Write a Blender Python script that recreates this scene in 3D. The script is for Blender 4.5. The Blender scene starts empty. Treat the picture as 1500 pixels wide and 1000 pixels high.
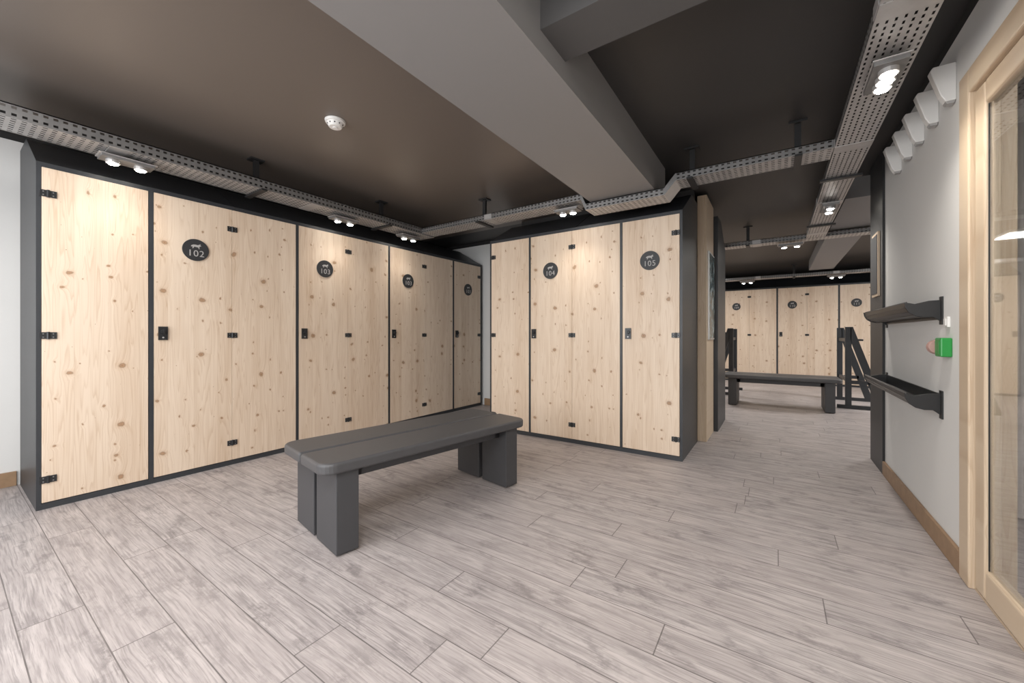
import bpy, math, random
from mathutils import Vector, Matrix
random.seed(3)
S = bpy.context.scene
C = S.collection
try:
    S.view_settings.view_transform = 'Standard'
    S.view_settings.look = 'None'
except Exception: pass

# ---------------------------------------------------------------- materials
class NT:
    def __init__(s, name):
        s.m = bpy.data.materials.new(name); s.m.use_nodes = True
        s.t = s.m.node_tree; s.n = s.t.nodes; s.l = s.t.links
        s.b = s.n['Principled BSDF']
    def new(s, typ, **kw):
        n = s.n.new(typ)
        for k, v in kw.items(): setattr(n, k, v)
        return n
    def link(s, a, b): s.l.new(a, b)
    def _in(s, sock, v):
        if isinstance(v, (int, float)): sock.default_value = v
        elif isinstance(v, tuple): sock.default_value = v
        else: s.l.new(v, sock)
    def math(s, op, a, b=0.0, clamp=False):
        n = s.new('ShaderNodeMath', operation=op); n.use_clamp = clamp
        s._in(n.inputs[0], a); s._in(n.inputs[1], b); return n.outputs[0]
    def comb(s, x, y, z):
        n = s.new('ShaderNodeCombineXYZ')
        for i, v in enumerate((x, y, z)): s._in(n.inputs[i], v)
        return n.outputs[0]
    def coords(s):
        tc = s.new('ShaderNodeTexCoord'); sp = s.new('ShaderNodeSeparateXYZ')
        s.link(tc.outputs['Object'], sp.inputs[0]); return sp.outputs, tc.outputs['Object']
    def noise(s, vec, scale=1, detail=3, rough=.5):
        n = s.new('ShaderNodeTexNoise'); s.link(vec, n.inputs['Vector'])
        n.inputs['Scale'].default_value = scale; n.inputs['Detail'].default_value = detail
        n.inputs['Roughness'].default_value = rough; return n.outputs['Fac']
    def ramp(s, fac, stops):
        n = s.new('ShaderNodeValToRGB'); cr = n.color_ramp
        while len(cr.elements) < len(stops): cr.elements.new(.5)
        for e, (p, c) in zip(cr.elements, stops):
            e.position = p; e.color = (c, c, c, 1) if isinstance(c, (int, float)) else (*c, 1)
        s._in(n.inputs[0], fac); return n.outputs[0]
    def mix(s, fac, a, b, mode='MIX'):
        n = s.new('ShaderNodeMix', data_type='RGBA', blend_type=mode)
        s._in(n.inputs[0], fac)
        for sock, v in ((n.inputs[6], a), (n.inputs[7], b)):
            if isinstance(v, tuple): sock.default_value = (*v, 1) if len(v) == 3 else v
            else: s.l.new(v, sock)
        return n.outputs[2]
    def bump(s, h, strength=.2, dist=.01):
        n = s.new('ShaderNodeBump'); n.inputs['Strength'].default_value = strength
        n.inputs['Distance'].default_value = dist; s.link(h, n.inputs['Height'])
        s.link(n.outputs[0], s.b.inputs['Normal'])

def plain(name, col, rough=.5, metal=0, var=.12, scale=6, spec=.5):
    k = NT(name); _, v = k.coords()
    f = k.noise(v, scale, 4)
    c = k.mix(f, tuple(x*(1-var) for x in col), tuple(min(1, x*(1+var)) for x in col))
    k.link(c, k.b.inputs['Base Color'])
    k.b.inputs['Roughness'].default_value = rough; k.b.inputs['Metallic'].default_value = metal
    k.b.inputs['Specular IOR Level'].default_value = spec
    return k.m

def spruce(name, light=(.76,.625,.495), dark=(.54,.375,.245), knots=True, seed=0.0):
    k = NT(name); (x, y, z), v = k.coords()
    xs = k.math('ADD', x, seed)
    bw = .152
    bid = k.math('FLOOR', k.math('DIVIDE', xs, bw))
    wn = k.new('ShaderNodeTexWhiteNoise', noise_dimensions='1D'); k.link(bid, wn.inputs['W'])
    rnd = wn.outputs['Value']
    zz = k.math('ADD', z, k.math('MULTIPLY', rnd, 7.0))
    wob = k.noise(v, 38, 2)
    def knotlayer(scale, off, zs, sizes):
        vo = k.new('ShaderNodeTexVoronoi', voronoi_dimensions='2D', feature='F1')
        wx = k.noise(k.comb(xs, k.math('MULTIPLY', z, 1.0), off), 1.7, 1)
        k.link(k.comb(k.math('ADD', xs, off), k.math('ADD', k.math('MULTIPLY', z, zs), k.math('MULTIPLY', wx, .25)), 0.0), vo.inputs['Vector'])
        vo.inputs['Scale'].default_value = scale
        sp = k.new('ShaderNodeSeparateColor'); k.link(vo.outputs['Color'], sp.inputs[0])
        d = k.math('DIVIDE', k.math('ADD', vo.outputs['Distance'], k.math('MULTIPLY', k.math('SUBTRACT', wob, .5), .09)), scale)
        r = k.ramp(sp.outputs[0], sizes)
        return k.math('DIVIDE', d, k.math('MULTIPLY', r, .02))
    d1 = knotlayer(4.6, 3.1, 1.15, [(0,.01),(.44,.01),(.50,.32),(.80,.50),(1,.95)])
    d2 = knotlayer(8.3, 8.7, .80, [(0,.01),(.62,.01),(.68,.14),(1,.30)])
    dn = k.math('MINIMUM', d1, d2)
    bend = k.ramp(k.math('MULTIPLY', dn, .16), [(0, 1.0), (.16, .8), (.5, .25), (1, 0.0)])
    xg = k.math('ADD', xs, k.math('MULTIPLY', bend, .024))
    g1 = k.noise(k.comb(k.math('ADD', k.math('MULTIPLY', xg, 13.0), k.math('MULTIPLY', rnd, 9.0)), k.math('MULTIPLY', zz, .55), 0.0), 1, 2)
    rings = k.math('FRACT', k.math('MULTIPLY', g1, 17.0))
    rings = k.ramp(rings, [(0, .1), (.6, .35), (.88, 1), (1, .1)])
    g2 = k.noise(k.comb(k.math('MULTIPLY', xg, 230.0), k.math('MULTIPLY', zz, 3.0), 0.0), 1, 3)
    g3 = k.noise(k.comb(k.math('MULTIPLY', xg, 14.0), k.math('MULTIPLY', zz, .7), 3.0), 1, 3)
    f = k.math('ADD', k.math('MULTIPLY', rings, .44), k.math('MULTIPLY', k.math('SUBTRACT', g2, .45), .6))
    f = k.math('ADD', f, k.math('MULTIPLY', k.math('SUBTRACT', rnd, .5), .26))
    f = k.math('ADD', f, k.math('MULTIPLY', k.math('SUBTRACT', g3, .48), 1.1), True)
    col = k.mix(f, light, dark)
    if knots:
        dk = k.math('MULTIPLY', dn, .4)
        km = k.ramp(dk, [(0, .9), (.30, .85), (.42, .5), (.58, .22), (1.0, .0)])
        kc = k.ramp(dk, [(0, (.24,.12,.06)), (.12, (.40,.24,.13)), (.28, (.34,.19,.10)), (.38, (.20,.11,.06)), (.50, (.52,.33,.19))])
        col = k.mix(km, col, kc)
    fr = k.math('FRACT', k.math('DIVIDE', xs, bw))
    seam = k.math('LESS_THAN', fr, .008)
    col = k.mix(k.math('MULTIPLY', seam, .22), col, (.36,.22,.12))
    k.link(col, k.b.inputs['Base Color'])
    k.b.inputs['Roughness'].default_value = .45
    k.b.inputs['Specular IOR Level'].default_value = .4
    k.bump(g2, .06, .004)
    return k.m

def floor_mat():
    k = NT('weathered_plank_laminate'); (x, y, z), v = k.coords()
    W, L = .165, 1.28
    ry = k.math('DIVIDE', y, W); row = k.math('FLOOR', ry)
    wn = k.new('ShaderNodeTexWhiteNoise', noise_dimensions='1D'); k.link(row, wn.inputs['W'])
    rx = k.math('ADD', k.math('DIVIDE', x, L), k.math('MULTIPLY', wn.outputs['Value'], 5.0))
    colid = k.math('FLOOR', rx)
    w2 = k.new('ShaderNodeTexWhiteNoise', noise_dimensions='2D'); k.link(k.comb(row, colid, 0.0), w2.inputs['Vector'])
    pr = w2.outputs['Value']
    off = k.math('MULTIPLY', pr, 37.0)
    warp = k.noise(k.comb(k.math('ADD', k.math('MULTIPLY', x, 2.5), off), k.math('MULTIPLY', y, 5.0), off), 1, 2)
    yw = k.math('ADD', y, k.math('MULTIPLY', warp, .03))
    g = k.noise(k.comb(k.math('ADD', k.math('MULTIPLY', x, 6.0), off), k.math('MULTIPLY', yw, 170.0), off), 1, 4, .6)
    m = k.noise(k.comb(k.math('ADD', k.math('MULTIPLY', x, 3.0), off), k.math('MULTIPLY', yw, 36.0), off), 1, 5, .65)
    s = k.noise(k.comb(k.math('ADD', k.math('MULTIPLY', x, 8.0), off), k.math('MULTIPLY', y, 17.0), 3.0), 1, 6, .72)
    blot = k.noise(k.comb(k.math('ADD', k.math('MULTIPLY', x, 4.5), off), k.math('MULTIPLY', y, 8.0), off), 1, 3)
    big = k.noise(k.comb(k.math('MULTIPLY', x, 1.6), k.math('MULTIPLY', y, 3.0), off), 1, 3)
    base = k.mix(k.ramp(m, [(.36, 0), (.64, 1)]), (.315,.282,.278), (.485,.440,.430))
    base = k.mix(k.ramp(g, [(.38, .72), (.53, 0)]), base, (.185,.165,.165))
    sm = k.math('MULTIPLY', k.ramp(s, [(.48, 0), (.62, .80)]), k.ramp(blot, [(.44, .06), (.60, 1)]))
    base = k.mix(sm, base, (.14,.125,.127))
    base = k.mix(k.ramp(big, [(.40, 0), (.7, .22)]), base, (.54,.495,.48))
    base = k.mix(k.math('MULTIPLY', pr, .24), base, (.42,.365,.35))
    f1 = k.math('FRACT', ry); f2 = k.math('FRACT', rx)
    e = k.math('MAXIMUM', k.math('LESS_THAN', f1, .022), k.math('LESS_THAN', f2, .0032))
    base = k.mix(k.math('MULTIPLY', e, .75), base, (.07,.06,.058))
    k.link(base, k.b.inputs['Base Color'])
    k.link(k.ramp(m, [(.3, .50), (.7, .36)]), k.b.inputs['Roughness'])
    k.b.inputs['Specular IOR Level'].default_value = .45
    h = k.math('SUBTRACT', g, k.math('MULTIPLY', e, 1.5))
    k.bump(h, .2, .004)
    return k.m

def wall_mat(name, low=(.72,.715,.70), thr=2.40):
    k = NT(name); (x, y, z), v = k.coords()
    n = k.noise(v, 60, 3); n2 = k.noise(v, 1.5, 3)
    c = k.mix(n2, low, tuple(a*.93 for a in low))
    up = k.math('GREATER_THAN', z, thr)
    c = k.mix(up, c, (.022,.021,.021))
    k.link(c, k.b.inputs['Base Color']); k.b.inputs['Roughness'].default_value = .85
    k.bump(n, .1, .003); return k.m

def emis(name, col, st):
    k = NT(name); k.b.inputs['Base Color'].default_value = (*col, 1)
    k.b.inputs['Emission Color'].default_value = (*col, 1); k.b.inputs['Emission Strength'].default_value = st
    return k.m

M_SPR = spruce('knotty_spruce')
M_FRAMEWOOD = spruce('door_frame_pine', (.62,.50,.37), (.44,.31,.20), knots=False, seed=3.3)
M_BASE = plain('baseboard_oak', (.30,.19,.11), .5, var=.25, scale=20)
M_FLOOR = floor_mat()
M_WALL = wall_mat('painted_plaster')
M_ANTH = plain('anthracite_laminate', (.034,.037,.042), .42)
M_BLACK = plain('black_metal', (.018,.018,.019), .45)
M_DARKIN = plain('locker_interior', (.01,.01,.01), .8)
M_HW = plain('black_hardware', (.025,.026,.028), .35, metal=.2)
M_CEIL = plain('dark_ceiling_paint', (.132,.110,.095), .36, var=.05, scale=1)
M_CEIL2 = plain('black_ceiling_paint', (.034,.032,.032), .5, var=.05, scale=1)
M_BEAM = plain('grey_beam_paint', (.24,.232,.23), .6, var=.04, scale=1)
M_BEAMD = plain('dark_beam_paint', (.085,.082,.082), .7, var=.04, scale=1)
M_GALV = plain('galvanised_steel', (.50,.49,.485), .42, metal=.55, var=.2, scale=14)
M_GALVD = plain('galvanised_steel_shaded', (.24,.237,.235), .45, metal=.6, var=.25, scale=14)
M_CABLE = plain('black_cable', (.012,.012,.012), .5)
M_BENCH = plain('anthracite_bench_upholstery', (.068,.067,.070), .45, var=.08, scale=30)
M_BENCHL = plain('anthracite_bench_leg', (.052,.052,.056), .5, var=.08, scale=10)
M_WHITE = plain('white_plastic', (.75,.74,.72), .4, var=.03)
M_GREEN = plain('green_plastic', (.02,.26,.05), .35, var=.05)
M_RED = plain('pink_clear_plastic', (.40,.25,.22), .3, var=.1)
M_BULB = emis('lamp_glow', (1,.95,.86), 60)
M_PANEL = emis('fill_panel_glow', (1,.97,.93), 2)  # glowing face of the added fill panels
M_SIGN = plain('sign_black', (.03,.031,.034), .5)
M_TXT = plain('sign_print', (.42,.41,.40), .6, var=.02)

# ---------------------------------------------------------------- mesh builder
class MB:
    def __init__(s): s.v = []; s.f = []; s.mi = []; s.mats = []
    def _m(s, m):
        if m not in s.mats: s.mats.append(m)
        return s.mats.index(m)
    def poly(s, pts, faces, m):
        o = len(s.v); s.v += [tuple(p) for p in pts]; i = s._m(m)
        for f in faces: s.f.append([o+a for a in f]); s.mi.append(i)
    def box(s, x0, x1, y0, y1, z0, z1, m):
        s.poly([(x0,y0,z0),(x1,y0,z0),(x1,y1,z0),(x0,y1,z0),(x0,y0,z1),(x1,y0,z1),(x1,y1,z1),(x0,y1,z1)],
               [(0,3,2,1),(4,5,6,7),(0,1,5,4),(1,2,6,5),(2,3,7,6),(3,0,4,7)], m)
    def prism(s, prof, axis, a0, a1, m):
        n = len(prof)
        def P(p, a):
            if axis == 'x': return (a, p[0], p[1])
            if axis == 'y': return (p[0], a, p[1])
            return (p[0], p[1], a)
        pts = [P(p, a0) for p in prof] + [P(p, a1) for p in prof]
        fs = [tuple(range(n)), tuple(range(2*n-1, n-1, -1))]
        fs += [(i, i+n, (i+1) % n+n, (i+1) % n) for i in range(n)]
        s.poly(pts, fs, m)
    def cyl(s, c, axis, r, h, m, n=20, r2=None):
        r2 = r if r2 is None else r2
        pts = []
        for k, rr in ((0, r), (h, r2)):
            for i in range(n):
                a = 2*math.pi*i/n; u, w = rr*math.cos(a), rr*math.sin(a)
                if axis == 'z': pts.append((c[0]+u, c[1]+w, c[2]+k))
                elif axis == 'y': pts.append((c[0]+u, c[1]+k, c[2]+w))
                else: pts.append((c[0]+k, c[1]+u, c[2]+w))
        fs = [tuple(range(n)), tuple(range(2*n-1, n-1, -1))]
        fs += [(i, i+n, (i+1) % n+n, (i+1) % n) for i in range(n)]
        s.poly(pts, fs, m)
    def tube(s, path, r, m, n=8):
        pts = []; fs = []
        P = [Vector(p) for p in path]
        for i, p in enumerate(P):
            t = (P[min(i+1, len(P)-1)]-P[max(i-1, 0)]).normalized()
            up = Vector((0,0,1)) if abs(t.z) < .9 else Vector((1,0,0))
            a = t.cross(up).normalized(); b = t.cross(a)
            for j in range(n):
                q = 2*math.pi*j/n; pts.append(p+a*r*math.cos(q)+b*r*math.sin(q))
        for i in range(len(P)-1):
            for j in range(n):
                fs.append((i*n+j, i*n+(j+1) % n, (i+1)*n+(j+1) % n, (i+1)*n+j))
        fs.append(tuple(range(n))); fs.append(tuple(range(len(pts)-1, len(pts)-n-1, -1)))
        s.poly(pts, fs, m)
    def perf(s, o, u, v, nu, nv, cu, cv, m, hu=.55, hv=.4):
        o, u, v = Vector(o), Vector(u), Vector(v)
        for i in range(nu):
            for j in range(nv):
                a = i*cu; b = j*cv
                mu = cu*(1-hu)/2; mv = cv*(1-hv)/2
                P = lambda x, y: o+u*x+v*y
                pts = [P(a,b),P(a+cu,b),P(a+cu,b+cv),P(a,b+cv),
                       P(a+mu,b+mv),P(a+cu-mu,b+mv),P(a+cu-mu,b+cv-mv),P(a+mu,b+cv-mv)]
                s.poly(pts, [(0,1,5,4),(1,2,6,5),(2,3,7,6),(3,0,4,7)], m)
    def obj(s, name, parent=None, bevel=0, seg=2, smooth=False, loc=None, rotz=0):
        me = bpy.data.meshes.new(name); me.from_pydata(s.v, [], s.f)
        for m in s.mats: me.materials.append(m)
        me.polygons.foreach_set('material_index', s.mi); me.update()
        import bmesh
        bm = bmesh.new(); bm.from_mesh(me); bmesh.ops.recalc_face_normals(bm, faces=bm.faces); bm.to_mesh(me); bm.free()
        ob = bpy.data.objects.new(name, me); C.objects.link(ob)
        if parent: ob.parent = parent
        if loc: ob.location = loc
        ob.rotation_euler[2] = rotz
        if bevel:
            b = ob.modifiers.new('bevel', 'BEVEL'); b.width = bevel; b.segments = seg; b.limit_method = 'ANGLE'
        for p in me.polygons: p.use_smooth = smooth
        return ob

def empty(name, loc=(0,0,0), rz=0):
    e = bpy.data.objects.new(name, None); C.objects.link(e); e.location = loc; e.rotation_euler[2] = rz
    e.empty_display_size = .2; return e

ZC = 2.45; ZB = 2.17
# ---------------------------------------------------------------- room shell
def simple(name, boxes, bevel=0):
    b = MB()
    for x in boxes: b.box(*x)
    return b.obj(name, bevel=bevel)

simple('floor', [(-4.5,3.3,-1.7,11.2,-.1,0,M_FLOOR)])
simple('ceiling', [(-4.5,-1.0,-1.7,4.15,ZC,ZC+.1,M_CEIL), (-1.0,3.3,-1.7,4.15,ZC,ZC+.1,M_CEIL2), (-4.5,3.3,4.15,11.2,ZC,ZC+.1,M_CEIL2)])
simple('wall_left', [(-4.5,-4.4,-1.7,4.72,0,ZC,M_WALL)])
WX0, WX1, WZ0, WZ1 = -3.6, -.2, .5, 2.25
simple('wall_back', [(-4.4,WX0,-1.7,-1.6,0,ZC,M_WALL),(WX1,.68,-1.7,-1.6,0,ZC,M_WALL),
                     (WX0,WX1,-1.7,-1.6,0,WZ0,M_WALL),(WX0,WX1,-1.7,-1.6,WZ1,ZC,M_WALL)])
JA, JB, JH = 1.22, 2.50, 2.15
simple('wall_right', [(.68,.80,JB,4.0,0,ZC,M_WALL)])
simple('wall_right_near', [(.68,.80,-1.7,JA,0,ZC,M_WALL)])
simple('wall_right_over_door', [(.68,.80,JA,JB,JH,ZC,M_WALL)])
simple('wall_right_end', [(.665,.80,4.0,4.45,0,ZC,M_BLACK)])
simple('wall_partition', [(-4.4,-.60,4.64,4.72,0,ZC,M_WALL)])
simple('wall_bulkhead', [(-2.62,-.66,4.10,4.20,2.345,ZC,M_CEIL2)])
simple('wall_far', [(-2.7,3.3,11.1,11.2,0,ZC,M_WALL)])
simple('wall_far_left', [(-2.7,-2.6,4.72,11.1,0,ZC,M_WALL)])
simple('wall_far_right', [(3.2,3.3,4.45,11.1,0,ZC,M_WALL)])
simple('wall_corridor', [(.80,3.3,4.35,4.45,0,ZC,M_WALL)])
simple('wall_vestibule', [(2.0,2.1,-.2,4.35,0,ZC,M_WALL)])
simple('wall_vestibule_end', [(.80,2.0,-.3,-.2,0,ZC,M_WALL)])
simple('ceiling_beam_main', [(-1.30,-.775,-1.6,3.46,ZB,ZC,M_BEAM)])
simple('ceiling_beam_cross', [(-.775,.68,1.35,1.57,2.26,ZC,M_BEAMD)])
simple('ceiling_beam_far', [(.52,.88,4.6,9.3,2.27,ZC,M_BEAM)])
simple('baseboard_right', [(.664,.68,JB+.01,4.0,0,.10,M_BASE)], .003)
simple('baseboard_left', [(-4.4,-4.384,-1.6,.33,0,.10,M_BASE)], .003)
simple('baseboard_partition', [(-3.62,-2.65,4.624,4.64,0,.10,M_BASE)], .003)

w = MB()
for (a,b) in ((WX0,WX0+.06),(WX1-.06,WX1),((WX0+WX1)/2-.03,(WX0+WX1)/2+.03)):
    w.box(a,b,-1.68,-1.58,WZ0,WZ1,M_FRAMEWOOD)
w.box(WX0,WX1,-1.68,-1.58,WZ0,WZ0+.06,M_FRAMEWOOD); w.box(WX0,WX1,-1.68,-1.58,WZ1-.06,WZ1,M_FRAMEWOOD)
w.obj('fill_window_1', bevel=.004)  # invented window frame behind the camera, goes with the fill light

# ---------------------------------------------------------------- lights
def area(name, loc, rot, sx, sy, e, col=(1,.975,.95), parent=None):
    L = bpy.data.lights.new(name, 'AREA'); L.shape = 'RECTANGLE'; L.size = sx; L.size_y = sy; L.energy = e; L.color = col
    o = bpy.data.objects.new(name, L); C.objects.link(o); o.location = loc; o.rotation_euler = rot
    if parent: o.parent = parent
    return o
area('back_fill_light', (-1.9,-1.55,1.38), (math.radians(90),0,0), 3.2, 1.6, 100, (.96,.98,1))  # main soft fill, added behind the camera at the invented window
def fill_panel(x, y, sx, sy, e):  # made-up ceiling fixtures out of view, added as fill light
    p = empty('fill_light_panel', (x,y,ZC))
    b = MB(); b.box(-sx/2,sx/2,-sy/2,sy/2,-.03,0,M_WHITE); b.box(-sx/2+.02,sx/2-.02,-sy/2+.02,sy/2-.02,-.034,-.030,M_PANEL)
    b.obj('housing', p); area('panel_fill', (0,0,-.04), (0,0,0), sx-.04, sy-.04, e, parent=p)
fill_panel(-2.3,-.4,1.4,.7,30)
fill_panel(-.2,-.3,.8,.7,44)
fill_panel(-1.7,8.3,1.0,.5,50)
fill_panel(2.4,7.6,1.0,.5,80)
fill_panel(1.4,1.0,.6,.5,30)

def spot_fixture(x, y, z, along='y', e=5, n=2, gap=.13, sz=120):
    p = empty('tray_spotlight', (x,y,z-.025), 0 if along == 'x' else math.pi/2)
    b = MB(); L = gap*(n-1)+.12
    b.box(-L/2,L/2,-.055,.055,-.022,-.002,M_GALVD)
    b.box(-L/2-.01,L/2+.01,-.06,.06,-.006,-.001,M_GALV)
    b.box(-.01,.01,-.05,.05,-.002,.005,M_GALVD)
    for i in range(n):
        cx = (i-(n-1)/2)*gap
        b.cyl((cx,0,-.042),'z',.034,.022,M_GALV,20)
        b.cyl((cx,0,-.048),'z',.024,.008,M_BULB,16)
        l = bpy.data.lights.new('spot','SPOT'); l.energy = e; l.spot_size = math.radians(sz); l.spot_blend = 1.0
        l.shadow_soft_size = .04; l.color = (1,.94,.86)
        o = bpy.data.objects.new('spot_lamp', l); C.objects.link(o); o.parent = p; o.location = (cx,0,-.055)
    b.obj('fixture_body', p, bevel=.002)

ZT = 2.20
for yy in (.70, 2.22, 3.02): spot_fixture(-3.45, yy, ZT-.01, 'y')
spot_fixture(-1.55, 3.2, ZT, 'x', e=9, n=2, gap=.10)
spot_fixture(.39, .75, ZT, 'y', n=3, gap=.06, e=12, sz=140)  # extra fixture added above the frame to brighten the middle of the room
spot_fixture(.39, 2.29, ZT, 'y', n=3, gap=.06, e=12, sz=140)
spot_fixture(.39, 4.4, ZT, 'y', e=24, sz=140)
spot_fixture(-.5, 9.6, ZT, 'x', e=8); spot_fixture(.95, 9.6, ZT, 'x', e=8); spot_fixture(.15, 5.95, ZT, 'x', e=24, sz=140)

# ---------------------------------------------------------------- cable trays
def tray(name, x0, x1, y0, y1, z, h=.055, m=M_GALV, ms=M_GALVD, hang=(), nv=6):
    along = 'x' if (x1-x0) > (y1-y0) else 'y'
    L = (x1-x0) if along == 'x' else (y1-y0); W = (y1-y0) if along == 'x' else (x1-x0)
    e = empty(name, (x0,y0,z))
    nu = int(L/.036); cu = L/nu; cv = W/nv
    b = MB()
    U = (1,0,0) if along == 'x' else (0,1,0); V = (0,1,0) if along == 'x' else (1,0,0)
    b.perf((0,0,0), U, V, nu, nv, cu, cv, m, .52, .30)
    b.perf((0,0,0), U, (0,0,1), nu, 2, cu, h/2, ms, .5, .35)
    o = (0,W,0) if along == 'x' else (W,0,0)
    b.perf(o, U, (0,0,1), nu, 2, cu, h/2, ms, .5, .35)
    b.obj('perforated_channel', e)
    c = MB()
    for off in (0, W-.008):
        if along == 'x': c.box(0,L,off,off+.008,h-.006,h,ms)
        else: c.box(off,off+.008,0,L,h-.006,h,ms)
    k = .9
    while k < L-.2:
        if along == 'x':
            c.box(k,k+.09,-.003,0,.004,h-.004,m); c.box(k,k+.09,0,W,-.003,0,m)
        else:
            c.box(-.003,0,k,k+.09,.004,h-.004,m); c.box(0,W,k,k+.09,-.003,0,m)
        k += 1.25
    c.obj('rim_and_couplers', e)
    cb = MB(); rnd = random.Random(7)
    for i in range(6):
        off = .02+(W-.04)*i/5; pts = []
        s = 0
        while s <= L:
            w_ = off+rnd.uniform(-.006,.006); zz = .012+.008*(i % 3)+rnd.uniform(0,.006)
            pts.append((s,w_,zz) if along == 'x' else (w_,s,zz)); s += .25
        if len(pts) > 1: cb.tube(pts, .011, M_CABLE, 6)
    cb.obj('cables', e)
    if hang:
        hb = MB()
        for s in hang:
            s -= (x0 if along == 'x' else y0)
            top = ZC-z
            if along == 'x':
                hb.box(s-.018,s+.018,W/2-.012,W/2+.012,.0,top,M_BLACK)
                hb.box(s-.02,s+.02,-.03,W+.03,-.018,-.004,M_BLACK)
                hb.box(s-.05,s+.05,W/2-.04,W/2+.04,top-.012,top,M_BLACK)
            else:
                hb.box(W/2-.012,W/2+.012,s-.018,s+.018,.0,top,M_BLACK)
                hb.box(-.03,W+.03,s-.02,s+.02,-.018,-.004,M_BLACK)
                hb.box(W/2-.04,W/2+.04,s-.05,s+.05,top-.012,top,M_BLACK)
        hb.obj('hangers', e)
    return e
tray('cable_tray', -3.57,-3.33,-1.55,3.30,ZT-.01, h=.075, m=M_GALV, hang=(-.5,1.45,2.65), nv=7)
tray('cable_tray', -3.325,-1.38,3.10,3.30,ZT, hang=(-2.5,))
drop = tray('cable_tray', -1.34,-.70,3.10,3.30,2.108)
def ramp_piece(x0, z0, x1, z1):
    b = MB(); ox, oy, oz = -1.34, 3.10, 2.108
    x0 -= ox; x1 -= ox; z0 -= oz; z1 -= oz
    b.poly([(x0,0,z0),(x1,0,z1),(x1,.2,z1),(x0,.2,z0)],[(0,1,2,3)],M_GALV)
    for y in (0,.2): b.poly([(x0,y,z0),(x1,y,z1),(x1,y,z1+.055),(x0,y,z0+.055)],[(0,1,2,3)],M_GALVD)
    for y in (.06,.13): b.tube([(x0-.03,y,z0+.03),(x0,y,z0+.03),(x1,y,z1+.03),(x1+.03,y,z1+.03)],.018,M_CABLE,8)
    b.obj('tray_bend', drop)
ramp_piece(-1.38,ZT,-1.34,2.108); ramp_piece(-.70,2.108,-.62,ZT)
tray('cable_tray', -.62,.295,3.10,3.30,ZT, hang=(-.52,.12))
tray('cable_tray', .30,.48,-1.55,5.84,ZT, hang=(.9,3.7,5.2), nv=7)
tray('cable_tray', -2.4,3.1,5.85,6.03,ZT, hang=(-.3,1.1))
tray('cable_tray', -2.5,3.1,9.5,9.7,ZT, hang=(0.3,))

# ---------------------------------------------------------------- lockers
def sign(b_parent, x, z, num):
    s = MB(); s.cyl((x,-.010,z),'y',.082,.008,M_SIGN,40)
    s.obj('number_disc', b_parent)
    lg = [(-.030,.030),(-.018,.038),(-.004,.040),(.012,.038),(.020,.043),(.030,.048),(.026,.040),(.034,.033),(.026,.031),(.020,.024),(.022,.010),(.018,.010),(.013,.021),(-.010,.024),(-.018,.010),(-.022,.010),(-.021,.024),(-.030,.022)]
    g = MB(); g.poly([(x+a,-.0115,z+c) for a, c in lg], [tuple(range(len(lg)))], M_TXT)
    g.obj('number_disc_logo', b_parent)
    t = bpy.data.curves.new('number_text','FONT'); t.body = num; t.size = .066; t.align_x = 'CENTER'; t.align_y = 'CENTER'; t.extrude = .0008
    t.space_character = 1.1
    t.materials.append(M_TXT)
    o = bpy.data.objects.new('number_text', t); C.objects.link(o); o.parent = b_parent
    o.location = (x,-.012,z-.028); o.rotation_euler = (math.pi/2,0,0)

def hinge(b, x, z):
    b.box(x-.034,x-.004,-.008,.001,z-.020,z+.020,M_HW)
    b.box(x+.004,x+.034,-.008,.001,z-.020,z+.020,M_HW)
    b.cyl((x,-.007,z-.022),'z',.007,.044,M_HW,10)
    for dx in (-.020,.020):
        for dz in (-.010,.010): b.cyl((x+dx,-.010,z+dz),'y',.0035,.003,M_GALVD,8)

def handle(b, x, z):
    b.box(x-.026,x+.026,-.012,.001,z-.048,z+.048,M_HW)
    b.cyl((x,-.030,z+.012),'y',.016,.020,M_HW,16)
    b.box(x-.005,x+.005,-.036,-.030,z-.004,z+.028,M_HW)
    b.cyl((x,-.015,z-.030),'y',.006,.004,M_GALV,10)

def bank(loc, rz, width, panels, depth=.74, name='locker_bank'):
    e = empty(name, loc, rz)
    T = .020; D = depth
    prof = [(0,0),(0,2.085),(.43,2.335),(D,2.335),(D,0)]
    c = MB()
    c.prism(prof,'x',0,T,M_ANTH); c.prism(prof,'x',width-T,width,M_ANTH)
    c.prism([(0,2.065),(0,2.085),(.43,2.335),(D,2.335),(D,2.315),(.435,2.315)],'x',T,width-T,M_ANTH)
    c.box(T,width-T,D-.015,D,0,2.315,M_ANTH)
    c.box(T,width-T,.0,.05,0,.036,M_ANTH)
    c.box(T,width-T,.002,.03,2.056,2.066,M_ANTH)
    c.box(T,width-T,.05,D-.015,.03,.036,M_ANTH)
    for a, b_ in zip(panels[:-1], panels[1:]):
        if b_[0]-a[1] > .012: c.box(a[1]+.001,b_[0]-.001,-.004,D-.02,.03,2.058,M_ANTH)
    x = 1.03
    while x < width-.3:
        c.prism([(-.002,2.06),(-.002,2.088),(.43,2.338),(.43,2.33)],'x',x-.002,x+.002,M_BLACK); x += 1.03
    c.obj('carcass', e)
    ins = MB(); ins.box(T,width-T,.026,.034,.036,2.056,M_DARKIN); ins.obj('interior_back_panel', e)
    d = MB()
    for p in panels: d.box(p[0]+.001,p[1]-.001,-.002,.018,.040,2.056,M_SPR)
    d.obj('doors', e, bevel=.002)
    h = MB()
    for p in panels:
        for hx in p[2]:
            for z in (.178,1.045,1.90): hinge(h, hx, z)
        if p[3] is not None: handle(h, p[3], 1.06)
    h.obj('hinges_and_handles', e)
    for p in panels:
        if p[4]: sign(e, (p[0]+p[1])/2, 1.69, p[4])
    return e

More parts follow.
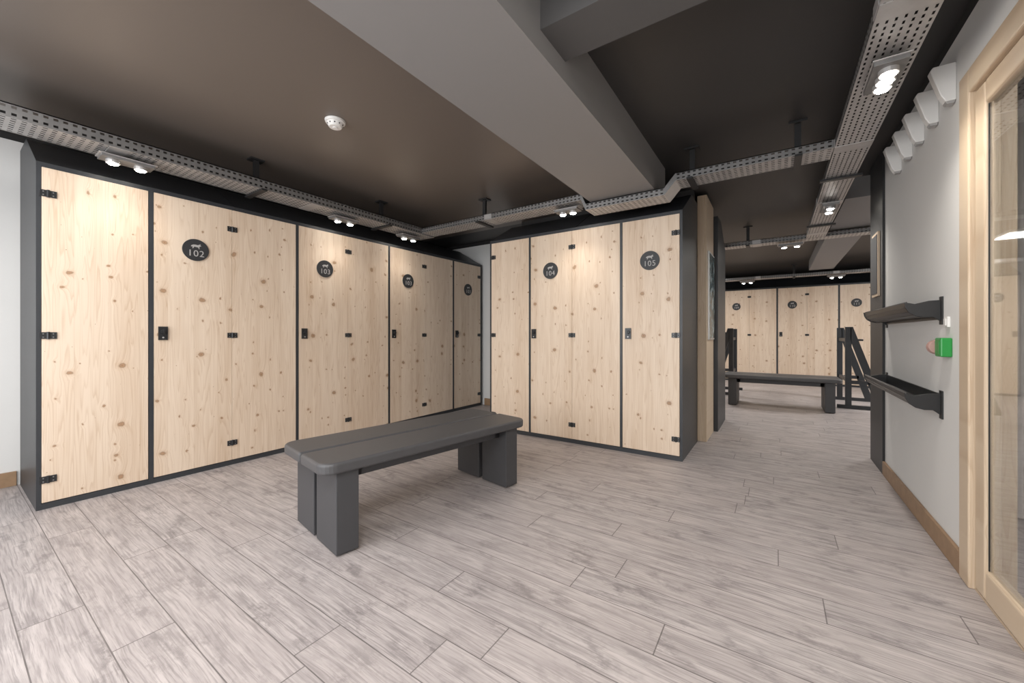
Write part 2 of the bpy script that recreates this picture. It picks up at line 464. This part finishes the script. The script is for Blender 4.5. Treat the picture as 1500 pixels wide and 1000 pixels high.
y0 = .345
def P(a, b, h, hd, s, o=y0): return (a-o, b-o, [x-o for x in h], None if hd is None else hd-o, s)
bank((-3.646,y0,0), math.pi/2, 4.585-y0, [
    P(.366,.848,[.392],None,None),
    P(.875,1.357,[1.357],.925,'102'), P(1.357,1.864,[],None,None),
    P(1.888,2.392,[2.392],1.94,'103'), P(2.392,2.894,[],None,None),
    P(2.918,3.440,[3.440],2.97,'103'), P(3.440,3.962,[],None,None),
    P(3.988,4.563,[4.53],4.04,'103')])
x0 = -2.635
def Q(a, b, h, hd, s): return P(a, b, h, hd, s, x0)
bank((x0,3.47,0), 0, 1.995, [
    Q(-2.615,-2.128,[-2.59],None,None),
    Q(-2.106,-1.638,[-1.638],-2.065,'104'), Q(-1.638,-1.165,[],None,None),
    Q(-1.143,-.662,[-.69],-1.09,'105')])
bank((-.520,5.50,0), math.pi, 2.02, [(.022,.52,[],.07,None),(.52,1.0,[.52],None,'107'),(1.03,1.51,[],1.08,None),(1.51,1.998,[1.51],None,'106')])
xf = -2.06
pf = []
for i, s in enumerate(('108','109','110','111','112')):
    a = -2.04+i*1.04
    pf.append((a-xf+.0, a+.505-xf, [a+.505-xf], a+.05-xf, s)); pf.append((a+.505-xf, a+1.010-xf, [], None, None))
bank((xf,10.3,0), 0, 5.24, pf)

b = MB(); b.box(-.645,-.560,4.235,4.735,0,2.42,M_FRAMEWOOD); b.obj('wooden_end_panel', bevel=.004)
def poster_mat():
    k = NT('piste_map_print'); _, v = k.coords()
    n = k.noise(v, 9, 6, .65)
    c = k.ramp(n, [(.3,(.01,.03,.04)),(.48,(.03,.10,.12)),(.55,(.35,.45,.48)),(.7,(.75,.78,.8))])
    k.link(c, k.b.inputs['Base Color']); k.b.inputs['Roughness'].default_value = .2; return k.m
b = MB(); b.box(-.559,-.545,4.30,4.68,1.0,1.88,M_GALV); b.box(-.546,-.5435,4.315,4.665,1.015,1.865,poster_mat()); b.obj('framed_piste_map', bevel=.002)

# ---------------------------------------------------------------- benches
def bench(loc, rz):
    e = empty('bench', loc, rz)
    W, L, H, T = .58, 1.40, .455, .055
    def rboard(xa, xb, name):
        R = .07
        ext_left = xa < -W/2+.01
        def arc(cx, cy, a0):
            return [(cx+R*math.cos(math.radians(a0+i*15)), cy+R*math.sin(math.radians(a0+i*15))) for i in range(7)]
        if ext_left: pts = [(xb,-L/2),(xb,L/2)]+arc(xa+R,L/2-R,90)+arc(xa+R,-L/2+R,180)
        else: pts = arc(xb-R,-L/2+R,270)+arc(xb-R,L/2-R,0)+[(xa,L/2),(xa,-L/2)]
        b = MB(); b.prism(pts,'z',H-T,H,M_BENCH)
        b.obj(name, e, bevel=.014, seg=4)
    rboard(-W/2,-.008,'seat_board_1'); rboard(.008,W/2,'seat_board_2')
    b = MB()
    for sy in (-1, 1):
        yc = sy*(L/2-.13)
        for xa, xb in ((-.262,-.018),(.018,.262)):
            b.box(xa,xb,yc-.055,yc+.055,.008,H-T,M_BENCHL)
    b.obj('legs', e, bevel=.004)
    b = MB()
    b.box(-.055,.055,-(L/2-.19),L/2-.19,H-T-.075,H-T-.001,M_BENCHL)
    b.box(-.20,.20,-(L/2-.19),-(L/2-.23),H-T-.06,H-T-.001,M_BENCHL)
    b.box(-.20,.20,(L/2-.23),(L/2-.19),H-T-.06,H-T-.001,M_BENCHL)
    b.box(.16,.20,-(L/2-.19),L/2-.19,H-T-.06,H-T-.001,M_BENCHL)
    b.box(-.20,-.16,-(L/2-.19),L/2-.19,H-T-.06,H-T-.001,M_BENCHL)
    b.obj('stretchers', e, bevel=.003)
    b = MB()
    for sy in (-1, 1):
        for cx in (-.22,-.06,.06,.22): b.cyl((cx,sy*(L/2-.13),0),'z',.014,.009,M_BLACK,12)
    b.obj('feet', e)
    return e
bench((-1.865,1.72,0), math.radians(-9.5))
bench((.03,6.95,0), math.radians(90))

# ---------------------------------------------------------------- right wall items
def wall_rack(z):
    e = empty('wall_ski_rack', (.68,0,z)); ya, yb = 2.80, 3.92
    b = MB()
    mid = [(-.004,-.050),(-.030,-.064),(-.060,-.068),(-.090,-.060),(-.112,-.044),(-.124,-.022),(-.128,.002)]
    inner = [(x+.006, y+.007) for x, y in reversed(mid)]
    b.prism(mid+inner,'y',ya,yb,M_HW)
    b.prism([(-.001,.012),(-.001,-.085),(-.008,-.085),(-.008,.012)],'y',ya,yb,M_HW)
    for i in (1,2,3,4,5):
        x, y = mid[i]; b.tube([(x,ya,y),(x,yb,y)],.003,M_HW,6)
    b.obj('curved_rail', e)
    b = MB()
    end = [(-.002,.012),(-.002,-.095),(-.030,-.072),(-.060,-.074),(-.092,-.066),(-.116,-.048),(-.129,-.022),(-.133,.006),(-.095,-.004),(-.045,.010)]
    for y in (ya-.010, yb): b.prism(end,'y',y,y+.010,M_BLACK)
    b.obj('end_caps', e, bevel=.002)
    b = MB()
    for y in (ya-.035, yb-.01): b.prism([(-.0,.028),(-.0,-.11),(-.006,-.11),(-.006,.028)],'y',y,y+.040,M_BLACK)
    b.obj('wall_plates', e)
wall_rack(1.210); wall_rack(.745)

for i, y in enumerate((2.62,2.85,3.08,3.31,3.55)):
    e = empty('wall_sconce', (.68,y,2.12))
    b = MB(); b.prism([(0,0),(0,.17),(-.075,.17),(-.085,.155),(-.050,.03),(-.035,0)],'y',-.022,.022,M_WHITE)
    b.obj('shade', e, bevel=.004)
    b = MB(); b.prism([(-.005,-.012),(-.005,0),(-.035,0),(-.03,-.012)],'y',-.018,.018,M_GALV); b.obj('base_cap', e)

e = empty('emergency_call_point', (.68,2.685,.99))
b = MB(); b.box(-.040,0,-.040,.040,-.045,.045,M_GREEN); b.obj('green_box', e, bevel=.006)
b = MB(); b.cyl((-.030,.042,0),'y',.030,.018,M_RED,20,.036); b.box(-.042,-.040,-.03,.03,-.03,.03,M_GREEN); b.obj('protective_cover', e, bevel=.003)
e = empty('wall_switch', (.68,2.70,1.11))
b = MB(); b.box(-.010,0,-.025,.025,-.025,.025,M_WHITE); b.box(-.014,-.010,-.015,.015,-.017,.017,M_WHITE); b.obj('plate', e, bevel=.003)

# door on the right
e = empty('door_1', (.68,0,0))
ja, jb, H = JA, JB, JH
def vwood(b, *a): b.box(*a, M_FRAMEWOOD)
b = MB()
vwood(b,-.02,.12,jb-.10,jb,0,H); vwood(b,-.02,.12,ja,ja+.10,0,H); vwood(b,-.02,.12,ja+.10,jb-.10,H-.10,H)
b.obj('casing', e, bevel=.006)
b = MB()
vwood(b,-.004,.05,jb-.20,jb-.105,.01,H-.105); vwood(b,-.004,.05,ja+.105,ja+.20,.01,H-.105)
vwood(b,-.004,.05,ja+.20,jb-.20,H-.20,H-.105); vwood(b,-.004,.05,ja+.20,jb-.20,.01,.13)
b.obj('sash', e, bevel=.012, seg=3)
b = MB(); vwood(b,.0,.12,ja+.10,jb-.10,0,.01); b.obj('threshold', e)
k = NT('door_glass'); k.b.inputs['Base Color'].default_value = (.92,.94,.94,1); k.b.inputs['Roughness'].default_value = .02
k.b.inputs['Transmission Weight'].default_value = 1.0; k.b.inputs['IOR'].default_value = 1.45
b = MB(); b.box(.010,.018,ja+.195,jb-.195,.125,H-.195,k.m); b.obj('glass_pane', e)
b = MB(); b.box(.006,.010,jb-.204,jb-.198,.13,H-.20,M_BLACK); b.box(-.05,-.004,ja+.14,ja+.165,1.0,1.02,M_HW); b.box(-.055,-.045,ja+.14,ja+.26,1.0,1.02,M_HW); b.obj('gasket_and_handle', e)
M_CURT = plain('taupe_curtain', (.50,.47,.45), .9, var=.1, scale=8)
cu = MB(); n = 200; pts = []; fs = []
for i in range(n+1):
    x = .83+1.14*i/n; y = 3.4+.022*math.sin(x*70)+.010*math.sin(x*27+1)
    pts += [(x,y,.03),(x,y+.006*math.sin(x*40),2.36)]
for i in range(n): fs.append((2*i,2*i+2,2*i+3,2*i+1))
cu.poly(pts, fs, M_CURT)
cu.tube([(.81,3.4,2.38),(1.99,3.4,2.38)],.012,M_BLACK,10)
cu.obj('curtain', smooth=True)

b = MB(); b.box(.652,.665,4.08,4.30,1.35,1.85,M_FRAMEWOOD); b.box(.649,.652,4.10,4.28,1.37,1.83,M_SIGN); b.obj('notice_board', bevel=.002)

# smoke detector
e = empty('smoke_detector', (-2.393,1.477,ZC))
b = MB(); b.cyl((0,0,-.016),'z',.060,.016,M_WHITE,32,.064); b.cyl((0,0,-.044),'z',.038,.028,M_WHITE,32,.054)
b.cyl((0,0,-.050),'z',.016,.006,M_WHITE,20)
for i in range(10):
    a = i*math.pi/5; b.box(.046*math.cos(a)-.004,.046*math.cos(a)+.004,.046*math.sin(a)-.004,.046*math.sin(a)+.004,-.031,-.024,M_BLACK)
b.obj('housing', e, bevel=.002)

# ---------------------------------------------------------------- ski racks in the far area
def ski_rack(loc, rz, w=.9):
    e = empty('ski_rack_stand', loc, rz); b = MB()
    for x in (0, w):
        b.box(x-.02,x+.02,-.26,.26,0,.05,M_ANTH)
        b.box(x-.02,x+.02,-.17,-.10,.04,1.16,M_ANTH)
        b.prism([(.26,.04),(.17,.04),(-.115,.98),(-.115,1.16),(-.085,1.16)],'x',x-.02,x+.02,M_ANTH)
        b.box(x-.02,x+.02,-.11,.10,.35,.40,M_ANTH)
    for z in (.37,.95): b.box(0,w,-.15,-.12,z,z+.05,M_ANTH)
    for i in range(6): 
        x = .1+i*(w-.2)/5
        b.box(x-.012,x+.012,-.13,.04,.96,.985,M_ANTH)
    b.obj('rack_frame', e, bevel=.003)
ski_rack((.99,8.20,0), math.radians(-90), .9)
ski_rack((-.78,7.75,0), math.radians(90), .8)

# ---------------------------------------------------------------- world + camera
W = bpy.data.worlds.new('World'); S.world = W; W.use_nodes = True
W.node_tree.nodes['Background'].inputs[0].default_value = (.8,.85,.9,1)
W.node_tree.nodes['Background'].inputs[1].default_value = .6
cam = bpy.data.cameras.new('camera'); co = bpy.data.objects.new('camera', cam); C.objects.link(co)
cam.sensor_width = 36; cam.lens = 36*573/1500; cam.shift_y = -10/1500; cam.clip_start = .05
co.location = (0,0,1.05); co.rotation_euler = (math.pi/2,0,math.radians(34))
S.camera = co
